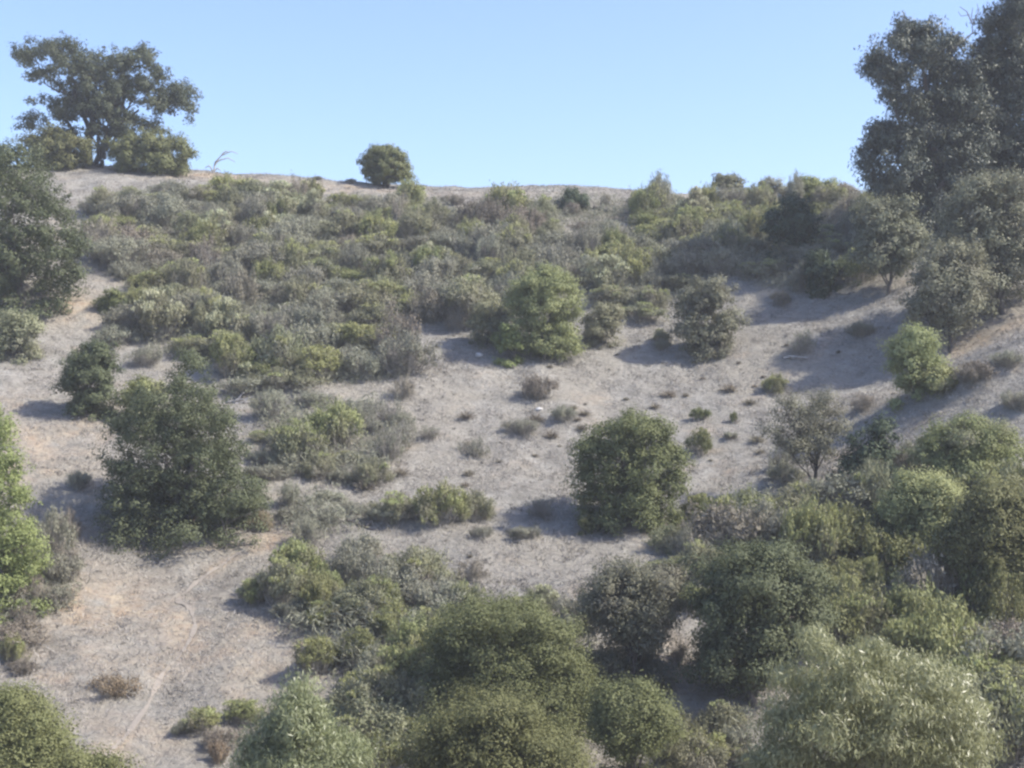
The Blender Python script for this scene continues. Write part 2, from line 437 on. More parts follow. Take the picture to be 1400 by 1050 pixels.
# ---- the ridge
tree('oak_tree', 'broad spreading oak on the ridge with several leaning trunks showing', 'tree', 'oak_far',
     [(40, 78, 30, 16), (75, 74, 36, 22), (60, 104, 28, 12), (105, 95, 32, 26), (92, 68, 22, 16), (140, 96, 36, 26), (168, 92, 26, 24), (200, 80, 22, 18), (190, 74, 12, 12),
      (216, 104, 18, 18), (190, 118, 30, 20), (150, 128, 38, 16), (238, 126, 22, 16), (252, 143, 20, 20), (225, 150, 18, 14), (205, 142, 26, 14), (70, 140, 22, 12), (55, 165, 20, 11),
      (90, 160, 26, 14), (195, 170, 24, 14), (120, 142, 22, 14), (160, 160, 30, 12), (60, 180, 20, 10), (85, 180, 22, 12), (180, 190, 24, 12), (120, 118, 40, 22), (215, 178, 14, 10), (140, 150, 34, 16), (100, 196, 24, 13), (152, 200, 26, 13), (128, 178, 22, 12), (175, 205, 22, 12), (165, 178, 26, 12), (100, 140, 26, 14), (40, 172, 14, 8)],
     base=(122, 236), Y=98, L=.16, W=.10, cov=1.0, cr=.38, bark='bark_dk', trunk=.2, depth=.6, rough=.26, skirt=False, seed=1, stems=3, limbs=18, gap=.03, cap=60000, per=55,
     extra=[([(120, 238, 0), (112, 205, .5), (95, 170, 1), (72, 150, 1)], 3.2, 1.2), ([(124, 238, 0), (140, 200, -.5), (165, 170, -1), (190, 150, -1)], 3.4, 1.2),
            ([(126, 236, 0), (150, 186, .8), (172, 184, 1), (186, 202, 1.2)], 2.6, 1), ([(120, 236, 0), (124, 180, 0), (128, 130, 0)], 3.4, 1.5)])
landmark('the spreading oak on the ridge', 130, 150)
tree('oak_shrub', 'low rounded oak thicket at the foot of the ridge oak, the farther left one', 'shrub', 'oak_olive', ball(78, 204, 50, 34, 11, 2), base=(80, 236), Y=95, L=.14, W=.09, cov=.9, cr=.35, trunk=.06, seed=2, cap=22000)
tree('oak_shrub', 'wide dark oak thicket at the foot of the ridge oak beside bare soil', 'shrub', 'oak_olive', ball(208, 213, 62, 30, 12, 3) + [(190, 200, 34, 22), (244, 208, 26, 18)], base=(212, 241), Y=94, L=.14, W=.09, cov=.9, cr=.35, trunk=.06, seed=3, cap=26000)
tree('round_oak', 'lone round oak standing on the bare ridge crest against the sky', 'tree', 'oak_olive', [(518, 213, 19, 14), (534, 217, 20, 15), (508, 226, 17, 15), (530, 230, 28, 16), (546, 230, 17, 15), (512, 239, 18, 10), (533, 241, 24, 9), (551, 240, 13, 9), (525, 206, 12, 7)],
     base=(528, 250), Y=96.5, L=.13, W=.09, cov=1.1, cr=.28, trunk=.14, seed=4, cap=26000, rough=.05, shell=.35, depth=.8, skirt=False)
landmark('the round oak on the ridge', 527, 228)
tree('ridge_bush', 'dark rounded bush just under the skyline on the ridge', 'shrub', 'dark', ball(786, 276, 24, 15, 8, 5), base=(788, 291), L=.13, W=.08, cov=.9, cr=.3, trunk=.05, seed=5, cap=9000)
landmark('the dark bush under the skyline', 786, 278)
tree('ridge_shrub_tree', 'small round-headed pale shrub alone on the skyline', 'shrub', 'coy', ball(994, 251, 24, 14, 9, 6), base=(996, 270), Y=95, L=.13, W=.07, cov=.65, cr=.25, trunk=.06, skirt=False, seed=6, cap=9000, limbs=8)
landmark('the round-headed shrub on the skyline', 995, 254)
tree('ridge_shrub_tree', 'larger yellow-topped shrub on the skyline beside the eucalyptus', 'shrub', 'coy_grn', ball(1112, 258, 34, 16, 9, 7), base=(1108, 277), Y=93, L=.13, W=.07, cov=.8, cr=.28, trunk=.06, seed=7, cap=12000)
landmark('the large shrub on the skyline', 1112, 258)
tree('ridge_shrub_tree', 'thin wispy grey shrub on the skyline with sky showing through', 'shrub', 'sage', ball(1056, 255, 24, 13, 8, 8), base=(1056, 270), Y=94, L=.12, W=.05, cov=.3, cr=.25, trunk=.05, skirt=False, seed=8, cap=6000)

# ---- eucalyptus group
tree('eucalyptus_tree', 'tall eucalyptus with drooping sunlit left side rising above the ridge', 'tree', 'euc',
     [(1250, 45, 30, 18), (1205, 85, 26, 24), (1230, 62, 22, 18), (1196, 92, 20, 18), (1222, 105, 30, 22), (1265, 75, 28, 24), (1285, 95, 32, 28), (1300, 62, 18, 14), (1222, 132, 24, 14), (1300, 130, 34, 28), (1262, 130, 26, 18),
      (1205, 180, 24, 16), (1195, 205, 20, 26), (1190, 236, 16, 24), (1230, 190, 26, 30), (1265, 180, 28, 30), (1300, 190, 34, 34), (1240, 235, 34, 30), (1205, 258, 18, 18), (1290, 250, 40, 34), (1270, 285, 38, 26), (1330, 160, 26, 30), (1225, 285, 26, 22), (1205, 285, 16, 14), (1300, 305, 36, 24), (1258, 312, 30, 18), (1250, 150, 30, 26), (1320, 225, 30, 30), (1335, 105, 28, 30), (1338, 145, 30, 30), (1345, 190, 30, 30), (1335, 270, 36, 30)],
     base=(1282, 330), Y=74.5, L=.20, W=.07, cov=.9, cr=.40, bark='euc_bark', trunk=.24, depth=.9, droop=.5, spray=.08, rough=.24, gap=.17, skirt=False, seed=9, limbs=18, cap=95000, per=45,
     extra=[([(1282, 332, 0), (1278, 240, 0), (1272, 160, 0), (1258, 70, 0)], 6, 2), ([(1280, 250, 0), (1240, 190, .5), (1215, 130, .5)], 4, 1.5),
            ([(1300, 70, -1), (1330, 45, -1), (1328, 22, -1)], 1.4, .5), ([(1329, 32, -1), (1322, 16, -1), (1312, 9, -1)], .8, .35), ([(1329, 34, -1), (1338, 15, -1), (1336, 5, -1)], .7, .3), ([(1328, 24, -1), (1330, 10, -1)], .6, .3), ([(1326, 20, -1), (1314, 22, -1), (1310, 16, -1)], .5, .3)])
tree('eucalyptus_tree', 'tallest eucalyptus in the stand, its dark crown cut by the photo edge', 'tree', 'euc',
     [(1395, 20, 36, 24), (1365, 40, 26, 24), (1350, 70, 22, 22), (1390, 70, 36, 30), (1372, 100, 34, 28), (1420, 90, 40, 36), (1352, 118, 22, 18), (1392, 135, 36, 26), (1345, 205, 26, 30), (1375, 215, 30, 30), (1410, 200, 40, 34), (1340, 240, 30, 26), (1390, 250, 40, 26), (1370, 165, 20, 14), (1400, -15, 32, 26), (1450, 40, 44, 40), (1460, 130, 44, 40), (1450, 200, 44, 40)],
     base=(1378, 330), Y=75.5, L=.20, W=.07, cov=.9, cr=.40, bark='euc_bark', trunk=.26, depth=.9, droop=.5, spray=.08, rough=.24, gap=.17, skirt=False, seed=10, limbs=18, cap=95000, per=45,
     extra=[([(1376, 332, 0), (1376, 240, 0), (1372, 160, -.4), (1386, 60, 0), (1392, 0, 0)], 7, 3), ([(1374, 190, 0), (1352, 165, -.4), (1335, 152, -.5)], 4, 2)])
tree('eucalyptus_tree', 'added eucalyptus at the back of the stand, dark fill behind the other two', 'tree', 'euc',  # added to darken the gaps and spread the stand's shade on the slope
     [(1330, 110, 34, 30), (1300, 160, 36, 32), (1350, 165, 36, 32), (1270, 210, 36, 30), (1320, 220, 44, 36), (1370, 220, 40, 36), (1250, 260, 34, 26), (1300, 275, 44, 30), (1360, 280, 44, 30), (1230, 300, 30, 22)],
     base=(1310, 300), Y=80, L=.20, W=.07, cov=.8, cr=.42, bark='euc_bark', trunk=.22, depth=.9, droop=.5, spray=.08, rough=.24, gap=.17, skirt=False, seed=49, limbs=14, cap=60000, per=45)
landmark('the eucalyptus stand', 1290, 200)

# ---- right side grey trees
tree('grey_oak', 'grey-green oak standing just below the dark eucalyptus trunks', 'tree', 'oak_grey', ball(1212, 325, 50, 58, 14, 11) + [(1195, 285, 20, 16), (1240, 350, 28, 24)], base=(1215, 402), L=.12, W=.07, cov=.6, cr=.32, trunk=.09, skirt=False, seed=11, cap=32000, gap=.08)
landmark('the grey oak under the eucalyptus', 1212, 335)
tree('grey_oak', 'largest grey-green oak, filling the slope edge under the eucalyptus', 'tree', 'oak_grey', ball(1362, 335, 82, 92, 20, 12, f=.36) + [(1310, 290, 26, 22), (1335, 262, 30, 18), (1385, 256, 40, 20), (1310, 330, 28, 24)], base=(1370, 430), L=.12, W=.07, cov=.6, cr=.36, trunk=.14, skirt=False, seed=12, cap=60000)
tree('grey_oak', 'grey thin-leaved tree with a single dark trunk on the spur', 'tree', 'oak_grey', ball(1298, 392, 54, 66, 16, 13) + [(1290, 345, 26, 20), (1330, 420, 26, 26), (1262, 425, 24, 24)], base=(1300, 484), L=.11, W=.06, cov=.5, cr=.32, trunk=.10, skirt=False, seed=13, cap=36000, limbs=12, bark='bark_dk')
landmark('the grey single-trunk tree on the spur', 1300, 400)
tree('tall_shrub', 'pale green rounded bush in front of the grey single-trunk tree', 'shrub', 'willow', [(1250, 465, 26, 20), (1232, 478, 18, 14), (1268, 478, 20, 18), (1228, 498, 16, 16), (1252, 500, 26, 22), (1275, 505, 18, 18), (1250, 522, 24, 16)], base=(1252, 542), L=.12, W=.05, cov=.75, cr=.26, trunk=.05, seed=14, cap=16000)
landmark('the pale bush on the spur', 1250, 490)
tree('tall_shrub', 'low yellow-green bush beside the pale rounded bush on the spur', 'shrub', 'coy_grn', ball(1287, 518, 24, 18, 8, 15), base=(1282, 541), L=.11, W=.05, cov=.9, cr=.22, trunk=.04, seed=15, cap=9000)
tree('shaded_bush', 'tall dark green bush in the eucalyptus shade below the skyline', 'shrub', 'dark', ball(1082, 310, 44, 40, 12, 16), base=(1080, 356), L=.13, W=.08, cov=.8, cr=.3, trunk=.06, seed=16, cap=18000)
tree('shaded_bush', 'small dark bush at the lower edge of the eucalyptus shadow', 'shrub', 'dark', ball(1122, 375, 28, 26, 9, 17) + [(1118, 355, 14, 14)], base=(1118, 403), L=.12, W=.07, cov=.9, cr=.24, trunk=.05, seed=17, cap=10000)
landmark('the shaded dark bush', 1115, 370)

# ---- centre
tree('willow_shrub', 'light green feathery tree-sized shrub at the top of the clearing', 'shrub', 'willow', [(752, 385, 26, 24), (735, 395, 30, 24), (770, 405, 28, 28), (715, 412, 22, 20), (742, 425, 36, 32), (775, 440, 26, 28), (752, 460, 34, 26), (722, 455, 24, 24), (770, 470, 24, 18), (740, 478, 30, 12)],
     base=(742, 492), L=.12, W=.045, cov=.8, cr=.28, trunk=.08, depth=.45, skirt=False, seed=18, cap=42000, droop=.1, gap=.05)
landmark('the light green tree-sized shrub', 742, 430)
tree('green_bush', 'small vivid green bush at the foot of the feathery light green shrub', 'shrub', 'bright', ball(697, 464, 24, 20, 8, 19), base=(700, 497), L=.11, W=.06, cov=.8, cr=.2, trunk=.03, seed=19, cap=8000)
tree('sage_bush', 'grey-green bush pressed against the light green shrub on its uphill side', 'shrub', 'coy', ball(668, 440, 36, 30, 9, 20), base=(664, 470), L=.10, W=.05, cov=.7, cr=.26, trunk=.04, seed=20, cap=12000)
tree('sage_bush', 'grey and yellow rounded bush at the right of the light green shrub', 'shrub', 'coy', ball(824, 440, 28, 28, 9, 21), base=(822, 471), L=.10, W=.05, cov=.7, cr=.26, trunk=.04, seed=21, cap=12000)
tree('grey_oak', 'small grey-green oak alone at the upper edge of the clearing', 'tree', 'oak_grey', [(965, 400, 26, 20), (945, 415, 24, 22), (985, 412, 22, 22), (965, 430, 36, 26), (938, 445, 20, 20), (992, 445, 20, 22), (968, 458, 34, 20)], base=(966, 485), L=.10, W=.06, cov=.7, cr=.27, trunk=.07, seed=22, cap=26000)
landmark('the small grey oak above the clearing', 966, 435)
tree('scrub_oak', 'dense rounded green oak standing alone in the middle of the clearing', 'tree', 'oak_olive',
     [(868, 582, 30, 20), (840, 598, 34, 24), (890, 600, 32, 26), (812, 618, 30, 24), (912, 632, 28, 28), (850, 630, 42, 32), (885, 645, 38, 32), (815, 650, 32, 28), (840, 672, 38, 28), (882, 680, 36, 24), (800, 682, 18, 16), (918, 662, 22, 24), (860, 692, 34, 16)],
     base=(845, 716), L=.085, W=.055, cov=1.0, cr=.27, trunk=.10, seed=23, cap=60000, shell=.45, depth=.8, rough=.1)
landmark('the round oak in the clearing', 855, 640)
tree('leafy_oak', 'tiny leafy sapling at the shaded foot of the clearing oak', 'shrub', 'oak_olive', ball(800, 714, 12, 15, 6, 24), base=(800, 731), L=.08, W=.05, cov=.9, cr=.14, trunk=.03, seed=24, cap=5000)

# ---- left side
tree('oak_tree', 'large dark oak at the left photo edge with foliage to the ground', 'tree', 'oak',
     [(15, 225, 40, 26), (-30, 240, 44, 34), (50, 260, 34, 26), (20, 280, 50, 34), (80, 290, 32, 28), (60, 330, 44, 32), (10, 340, 50, 34), (90, 340, 32, 32), (40, 375, 50, 28), (85, 375, 30, 22), (0, 395, 40, 24), (-50, 330, 60, 60), (-40, 400, 40, 20)],
     base=(28, 425), L=.12, W=.075, cov=.9, cr=.36, trunk=.18, seed=25, cap=62000, depth=.6)
landmark('the large dark oak at the photo edge', 40, 320)
tree('oak_shrub', 'brown-green bush below the large dark oak at the photo edge', 'shrub', 'coy', ball(18, 455, 44, 30, 10, 26), base=(15, 490), L=.10, W=.055, cov=.8, cr=.27, trunk=.05, seed=26, cap=14000)
tree('oak_shrub', 'small dark green bush by the bare tan soil patch', 'shrub', 'oak_olive', ball(156, 411, 24, 14, 7, 27), base=(156, 428), L=.11, W=.06, cov=.9, cr=.22, trunk=.04, seed=27, cap=7000)
landmark('the bare tan soil patch', 105, 415)
tree('scrub_oak', 'small upright dark oak above the biggest dark oak of the slope', 'tree', 'oak', [(128, 484, 26, 18), (108, 500, 24, 20), (140, 502, 20, 22), (122, 518, 34, 26), (105, 530, 22, 22), (132, 540, 24, 20), (115, 550, 22, 16)], base=(116, 568), L=.09, W=.055, cov=.9, cr=.26, trunk=.07, seed=28, cap=24000)
landmark('the small upright dark oak', 122, 520)
tree('scrub_oak', 'biggest dark oak on the open slope, broad skirt resting on the ground', 'tree', 'oak',
     [(264, 500, 20, 20), (246, 532, 28, 24), (280, 540, 28, 26), (205, 560, 38, 30), (250, 570, 44, 34), (295, 580, 34, 32), (180, 595, 36, 30), (225, 610, 46, 34), (275, 620, 46, 36), (315, 625, 34, 34), (170, 640, 36, 30), (215, 660, 48, 34), (268, 668, 48, 34), (318, 672, 40, 30), (178, 680, 38, 28), (240, 705, 50, 26), (300, 702, 44, 20), (346, 690, 24, 18), (195, 712, 34, 18)],
     base=(252, 724), L=.085, W=.05, cov=.85, cr=.30, trunk=.15, seed=29, cap=85000, depth=.7, gap=.06, limbs=14)
landmark('the biggest dark oak of the slope', 250, 610)
tree('tall_shrub', 'yellow-green bush rising behind the biggest dark oak', 'shrub', 'coy_grn', ball(192, 540, 34, 26, 9, 30), base=(185, 575), L=.09, W=.05, cov=.9, cr=.22, trunk=.05, seed=30, cap=12000)
tree('green_tree', 'bright light green tree cut by the left photo edge', 'tree', 'bright', [(5, 600, 16, 40), (0, 650, 34, 30), (25, 690, 28, 34), (-10, 700, 40, 40), (28, 740, 34, 30), (0, 770, 44, 36), (40, 765, 24, 24), (-40, 740, 40, 60), (-10, 560, 14, 20), (10, 800, 34, 24), (-30, 810, 40, 30)], base=(5, 835), L=.09, W=.05, cov=.75, cr=.26, trunk=.09, seed=31, cap=34000)
landmark('the bright green tree at the photo edge', 15, 720)

# ---- lower centre and right
tree('grey_oak', 'grey-green thin-leaved oak with a slender trunk low on the slope', 'tree', 'oak_grey', ball(868, 835, 74, 66, 18, 32, f=.36) + [(850, 790, 34, 24), (905, 800, 34, 28)], base=(868, 932), L=.075, W=.045, cov=.6, cr=.27, trunk=.07, seed=32, cap=50000, gap=.06, limbs=12)
landmark('the grey oak low on the slope', 868, 840)
tree('scrub_oak', 'tall dark green oak with a deep shadow under it in the gully', 'tree', 'oak', [(1020, 765, 40, 24), (1060, 770, 40, 26), (990, 790, 40, 30), (1095, 800, 34, 32), (1045, 805, 54, 36), (985, 835, 42, 36), (1080, 845, 46, 36), (1030, 850, 54, 36), (990, 880, 40, 34), (1060, 890, 44, 30), (975, 915, 34, 24), (1110, 850, 26, 40), (1025, 920, 44, 22)],
     base=(1035, 965), L=.08, W=.05, cov=.9, cr=.29, trunk=.12, skirt=False, seed=33, cap=80000, depth=.75)
landmark('the dark gully oak', 1040, 840)
tree('sparse_tree', 'sparse see-through small tree with a visible thin trunk', 'tree', 'oak_grey', ball(1105, 592, 62, 54, 18, 34, f=.32) + [(1130, 545, 26, 16), (1075, 560, 26, 18)], base=(1112, 668), L=.075, W=.04, cov=.15, cr=.25, trunk=.06, skirt=False, seed=34, cap=22000, gap=.2, limbs=14, bark='bark_dk', per=40)
landmark('the see-through tree', 1105, 595)
tree('leafy_shrub', 'dark big-leaved upright shrub next to the see-through tree', 'shrub', 'dark', [(1205, 595, 22, 20), (1180, 615, 24, 22), (1212, 620, 16, 20), (1165, 640, 22, 20), (1190, 645, 24, 20), (1150, 655, 14, 14)], base=(1172, 676), L=.14, W=.07, cov=.65, cr=.25, trunk=.05, seed=35, cap=12000, per=30, gap=.1)
landmark('the dark big-leaved shrub', 1185, 625)
tree('sparse_tree', 'wide thin yellow-green tree over the scrub below the spur crest', 'tree', 'coy_grn', ball(1330, 615, 86, 48, 20, 36, f=.32), base=(1330, 690), L=.085, W=.045, cov=.4, cr=.27, trunk=.06, skirt=False, seed=36, cap=36000, stems=3, limbs=12, bark='bark_dk')
landmark('the wide thin tree below the spur', 1325, 615)
tree('green_tree', 'mid-sized soft green tree with dark shade beneath its crown', 'tree', 'willow', ball(1262, 690, 70, 42, 16, 37, f=.36), base=(1262, 762), L=.09, W=.05, cov=.8, cr=.28, trunk=.07, seed=37, cap=40000)
tree('scrub_oak', 'olive brown oak at the right photo edge above a dark hollow', 'tree', 'oak_olive', ball(1362, 740, 84, 80, 20, 38, f=.36), base=(1365, 850), L=.08, W=.05, cov=.8, cr=.3, trunk=.1, seed=38, cap=70000, gap=.05)
landmark('the olive oak at the photo edge', 1360, 745)
# ---- nearest row along the foot of the slope
tree('scrub_oak', 'broad dense green oak in the middle of the bottom row', 'tree', 'oak_olive', [(650, 850, 44, 28), (700, 850, 50, 30), (745, 870, 44, 30), (615, 880, 38, 34), (670, 890, 60, 40), (730, 910, 56, 40), (780, 920, 34, 36), (620, 930, 40, 36), (680, 945, 60, 40), (745, 960, 60, 40), (800, 955, 30, 34)], base=(695, 1035), Y=38, L=.06, W=.036, cov=.9, cr=.27, trunk=.12, seed=39, cap=150000, depth=.7)
landmark('the broad green oak of the bottom row', 690, 890)
tree('scrub_oak', 'light olive oak in front of the broad green oak, cut by the bottom edge', 'tree', 'oak_olive', [(660, 975, 46, 30), (620, 1000, 46, 30), (700, 985, 46, 30), (650, 1020, 70, 36), (720, 1025, 60, 36), (590, 1040, 44, 34), (760, 1045, 40, 34), (680, 1060, 80, 40)], base=(670, 1200), Y=32, L=.055, W=.034, cov=.85, cr=.25, trunk=.1, seed=40, cap=130000)
tree('scrub_oak', 'soft light green oak beside the broad green oak at the bottom', 'tree', 'oak_olive', ball(862, 985, 64, 60, 16, 41, f=.38), base=(862, 1090), Y=35, L=.06, W=.036, cov=.8, cr=.26, trunk=.09, seed=41, cap=90000)
landmark('the soft light green oak at the bottom', 865, 985)
tree('pepper_tree', 'near tree of long drooping silvery leaves catching the sun', 'tree', 'lance',
     [(1112, 876, 22, 18), (1128, 892, 24, 18), (1152, 912, 36, 26), (1203, 888, 20, 22), (1210, 905, 28, 22), (1085, 925, 26, 18), (1110, 940, 36, 26), (1250, 918, 34, 22), (1275, 925, 22, 18), (1170, 945, 60, 40), (1285, 940, 40, 34), (1230, 965, 60, 40), (1080, 985, 44, 34), (1140, 995, 60, 40), (1290, 985, 54, 40), (1320, 1020, 40, 40), (1200, 1020, 70, 44), (1070, 1035, 44, 40), (1270, 1045, 70, 44), (1130, 1060, 70, 40), (1050, 1060, 30, 30)],
     base=(1190, 1300), Y=28, L=.115, W=.021, cov=.62, gap=.16, cr=.24, trunk=.12, seed=42, cap=170000, droop=.75, spray=.4, depth=.75, per=45, rough=.26)
landmark('the silvery long-leaved tree', 1190, 950)
tree('pepper_tree', 'narrow pointed tree of long hanging leaves at the bottom edge', 'tree', 'lance', [(408, 942, 16, 22), (400, 970, 30, 24), (425, 975, 24, 24), (380, 1000, 30, 24), (420, 1005, 40, 28), (455, 1010, 28, 22), (475, 1035, 34, 24), (400, 1040, 50, 30), (345, 1030, 26, 26), (440, 1055, 60, 30), (360, 1060, 40, 24)],
     base=(410, 1240), Y=30, L=.115, W=.021, cov=.85, cr=.25, trunk=.09, seed=43, cap=80000, droop=.6, depth=.75, per=60, rough=.2)
landmark('the narrow pointed tree', 410, 990)
tree('scrub_oak', 'dark green oak crown filling the bottom left corner of the photo', 'tree', 'oak_olive', [(10, 965, 40, 24), (40, 990, 44, 30), (0, 1010, 60, 40), (60, 1020, 40, 34), (30, 1050, 70, 40), (100, 1045, 34, 22), (135, 1050, 34, 16)], base=(30, 1200), Y=31, L=.055, W=.034, cov=.9, cr=.26, trunk=.1, seed=44, cap=90000)
landmark('the corner oak', 40, 1010)

# ------------------------------------------------------------------ shrub patterns, copied over the slope
def shrub_proto(name, leaf, tip, seed, dense=1.0, tips=.5, wide=1.0, flat=.9, twigs=700, L=.085, W=.034):
    """a shrub about 2 m wide and 1.3 m high, hidden away as mesh data only: {part: mesh}"""
    r = np.random.default_rng(500 + seed)
    n = r.integers(9, 14)
    C = []; R = []
    for k in range(n):
        a = k * 2.399 + r.uniform(-.4, .4); q = math.sqrt((k + .3) / n) * .78
        h = (1 - .62 * q * q) * flat * r.uniform(.6, 1.0)
        w = r.uniform(.26, .42)
        C.append([math.cos(a) * q * wide, math.sin(a) * q * wide, max(.22, h - w * .4)]); R.append([w, w, w * r.uniform(.65, .95)])
    C = np.array(C); R = np.array(R)
    parts = {}
    mb = MB(); P = crown(mb, C, R, L, W, .55 * dense, .15, r, upright=.25, per=26, cap=6500, rough=.16, shell=.7)
    parts['foliage'] = mb.mesh('foliage', M[leaf])
    if tip:
        mb = MB(); up = C[:, 2] + R[:, 2]
        sel = r.random(n) < tips
        if not sel.any(): sel[0] = True
        Ct = C[sel] + np.array([.05, 0, .3]) * R[sel]; Rt = R[sel] * np.array([.85, .85, .75])
        m0 = MB(); Pt = []
        for c, q in zip(Ct, Rt):
            m = 9
            D = rdir(m, r); D[:, 2] = np.abs(D[:, 2]) * .9 + .25
            Pt.append(c + unit(D) * q * 1.02)
        Pt = np.concatenate(Pt)
        kk = np.repeat(np.arange(len(Pt)), 16); m = len(kk)
        off = rdir(m, r) * (r.random(m) ** .5)[:, None] * np.array([.12, .12, .07]) * r.uniform(.6, 1.3, len(Pt))[kk][:, None]
        A = unit(r.normal(size=(m, 3)) + np.array([0, 0, 1.2])); Nn = unit(r.normal(size=(m, 3)) + np.array([0, 0, .8]))
        ct = r.random(len(Pt))
        mb.leaves(Pt[kk] + off, A, Nn, L * .85 * r.uniform(.7, 1.3, m), W * 1.25, .5 * ct[kk] + .5 * r.random(m))
        parts['blossom'] = mb.mesh('blossom', M[tip])
    mb = MB()
    for k in range(n):
        mb.tube(bez(np.array([r.normal() * .08, r.normal() * .08, -.3]), C[k] + R[k] * r.normal(size=3) * .3, np.array([0, 0, -.08]), r, 6), .022, .008, 4, r.random())
    mb.tube([(0, 0, -.3), (0, 0, -.1), (.01, 0, .12)], .07, .03, 6, .5)
    # thin bare twigs fanning out of the base
    k = r.integers(0, n, twigs); D = unit(rdir(twigs, r) * .75 + unit(C[k]) + np.array([0, 0, .3]))
    p0 = C[k] * r.uniform(.35, 1.0, twigs)[:, None] + R[k] * r.normal(size=(twigs, 3)) * .42
    ln = r.uniform(.15, .42, twigs)
    mb.leaves(p0, D, rdir(twigs, r), ln, .013, r.random(twigs))
    parts['stems'] = mb.mesh('stems', M['twig'])
    return dict(name=name, parts=parts, w=2.0 * wide * 1.08, h=flat * 1.12)

PROTO = {
    'coyote': [shrub_proto('coyote_brush', 'coy', 'tips', 1, tips=.55), shrub_proto('coyote_brush', 'coy', 'tips', 2, tips=.4, wide=1.15), shrub_proto('coyote_brush', 'coy', 'tips', 3, tips=.65, flat=1.05), shrub_proto('coyote_brush', 'coy', 'tips', 4, tips=.3, flat=1.15)],
    'green': [shrub_proto('green_coyote_brush', 'coy_grn', 'tips', 5, tips=.6), shrub_proto('green_coyote_brush', 'coy_grn', 'tips', 6, tips=.4, wide=1.2), shrub_proto('green_coyote_brush', 'coy_grn', 'tips', 7, tips=.7, flat=1.1)],
    'pale': [shrub_proto('flowering_coyote_brush', 'coy', 'pale', 8, tips=.7), shrub_proto('flowering_coyote_brush', 'coy_grn', 'pale', 9, tips=.5, wide=1.2)],
    'sage': [shrub_proto('grey_sagebrush', 'sage', None, 10, dense=.8, twigs=1400), shrub_proto('grey_sagebrush', 'sage', None, 11, dense=.6, wide=1.2, twigs=1600), shrub_proto('grey_sagebrush', 'sage', None, 12, dense=.9, flat=.75, twigs=1200), shrub_proto('grey_sagebrush', 'sage', None, 13, dense=.7, flat=1.1, twigs=1500)],
    'brown': [shrub_proto('dry_brown_shrub', 'brown', None, 14, dense=.7, twigs=1400), shrub_proto('dry_brown_shrub', 'brown', None, 15, dense=.5, wide=1.2, twigs=1600)],
    'ochre': [shrub_proto('withered_ochre_bush', 'ochre', None, 16, dense=.6, twigs=1000, flat=.6)],
    'olive': [shrub_proto('olive_chaparral_shrub', 'oak_olive', None, 17, dense=1.1, twigs=500, W=.045), shrub_proto('olive_chaparral_shrub', 'oak_olive', 'tips', 18, dense=1.0, tips=.25, twigs=500, flat=1.1)],
    'bare': [shrub_proto('bare_twig_shrub', 'sage', None, 19, dense=.16, twigs=1500, flat=.85), shrub_proto('bare_twig_shrub', 'sage', None, 20, dense=.22, twigs=1300, wide=1.2, flat=.6)],
}
LOOK = {'coyote': 'grey-green yellow-tipped brush', 'green': 'yellow-green brush', 'pale': 'cream-flowered brush', 'sage': 'dull grey sagebrush',
        'brown': 'dry grey-brown shrub', 'ochre': 'withered ochre bush', 'olive': 'olive green shrub', 'bare': 'bare grey twiggy shrub'}
GROUP = {'coyote': 'grey-green coyote brush on the slope', 'green': 'yellow-green coyote brush on the slope', 'pale': 'flowering coyote brush on the slope', 'sage': 'grey sagebrush on the slope',
         'brown': 'dry brown shrubs on the slope', 'ochre': 'withered bushes on the slope', 'olive': 'olive shrubs on the slope', 'bare': 'bare twig shrubs on the slope'}
SHRUBS = []
def shrub(kind, loc, w, h, seed, label=None):
    r = random.Random(seed)
    p = PROTO[kind][r.randrange(len(PROTO[kind]))]
    t = thing(p['name'], label or '', 'shrub', loc, GROUP[kind])
    t.rotation_euler = (r.uniform(-.08, .08), r.uniform(-.08, .08), r.uniform(0, 6.28))
    t.scale = (w / p['w'], w / p['w'] * r.uniform(.85, 1.15), h / p['h'])
    for nm, me in p['parts'].items():
        o = bpy.data.objects.new(nm, me); COL.objects.link(o); o.parent = t
    if not label:
        c = np.array(loc) + np.array([0, 0, h * .5]); u = to_px(c)
        SHRUBS.append((t, kind, u[0], u[1], w))
    return t

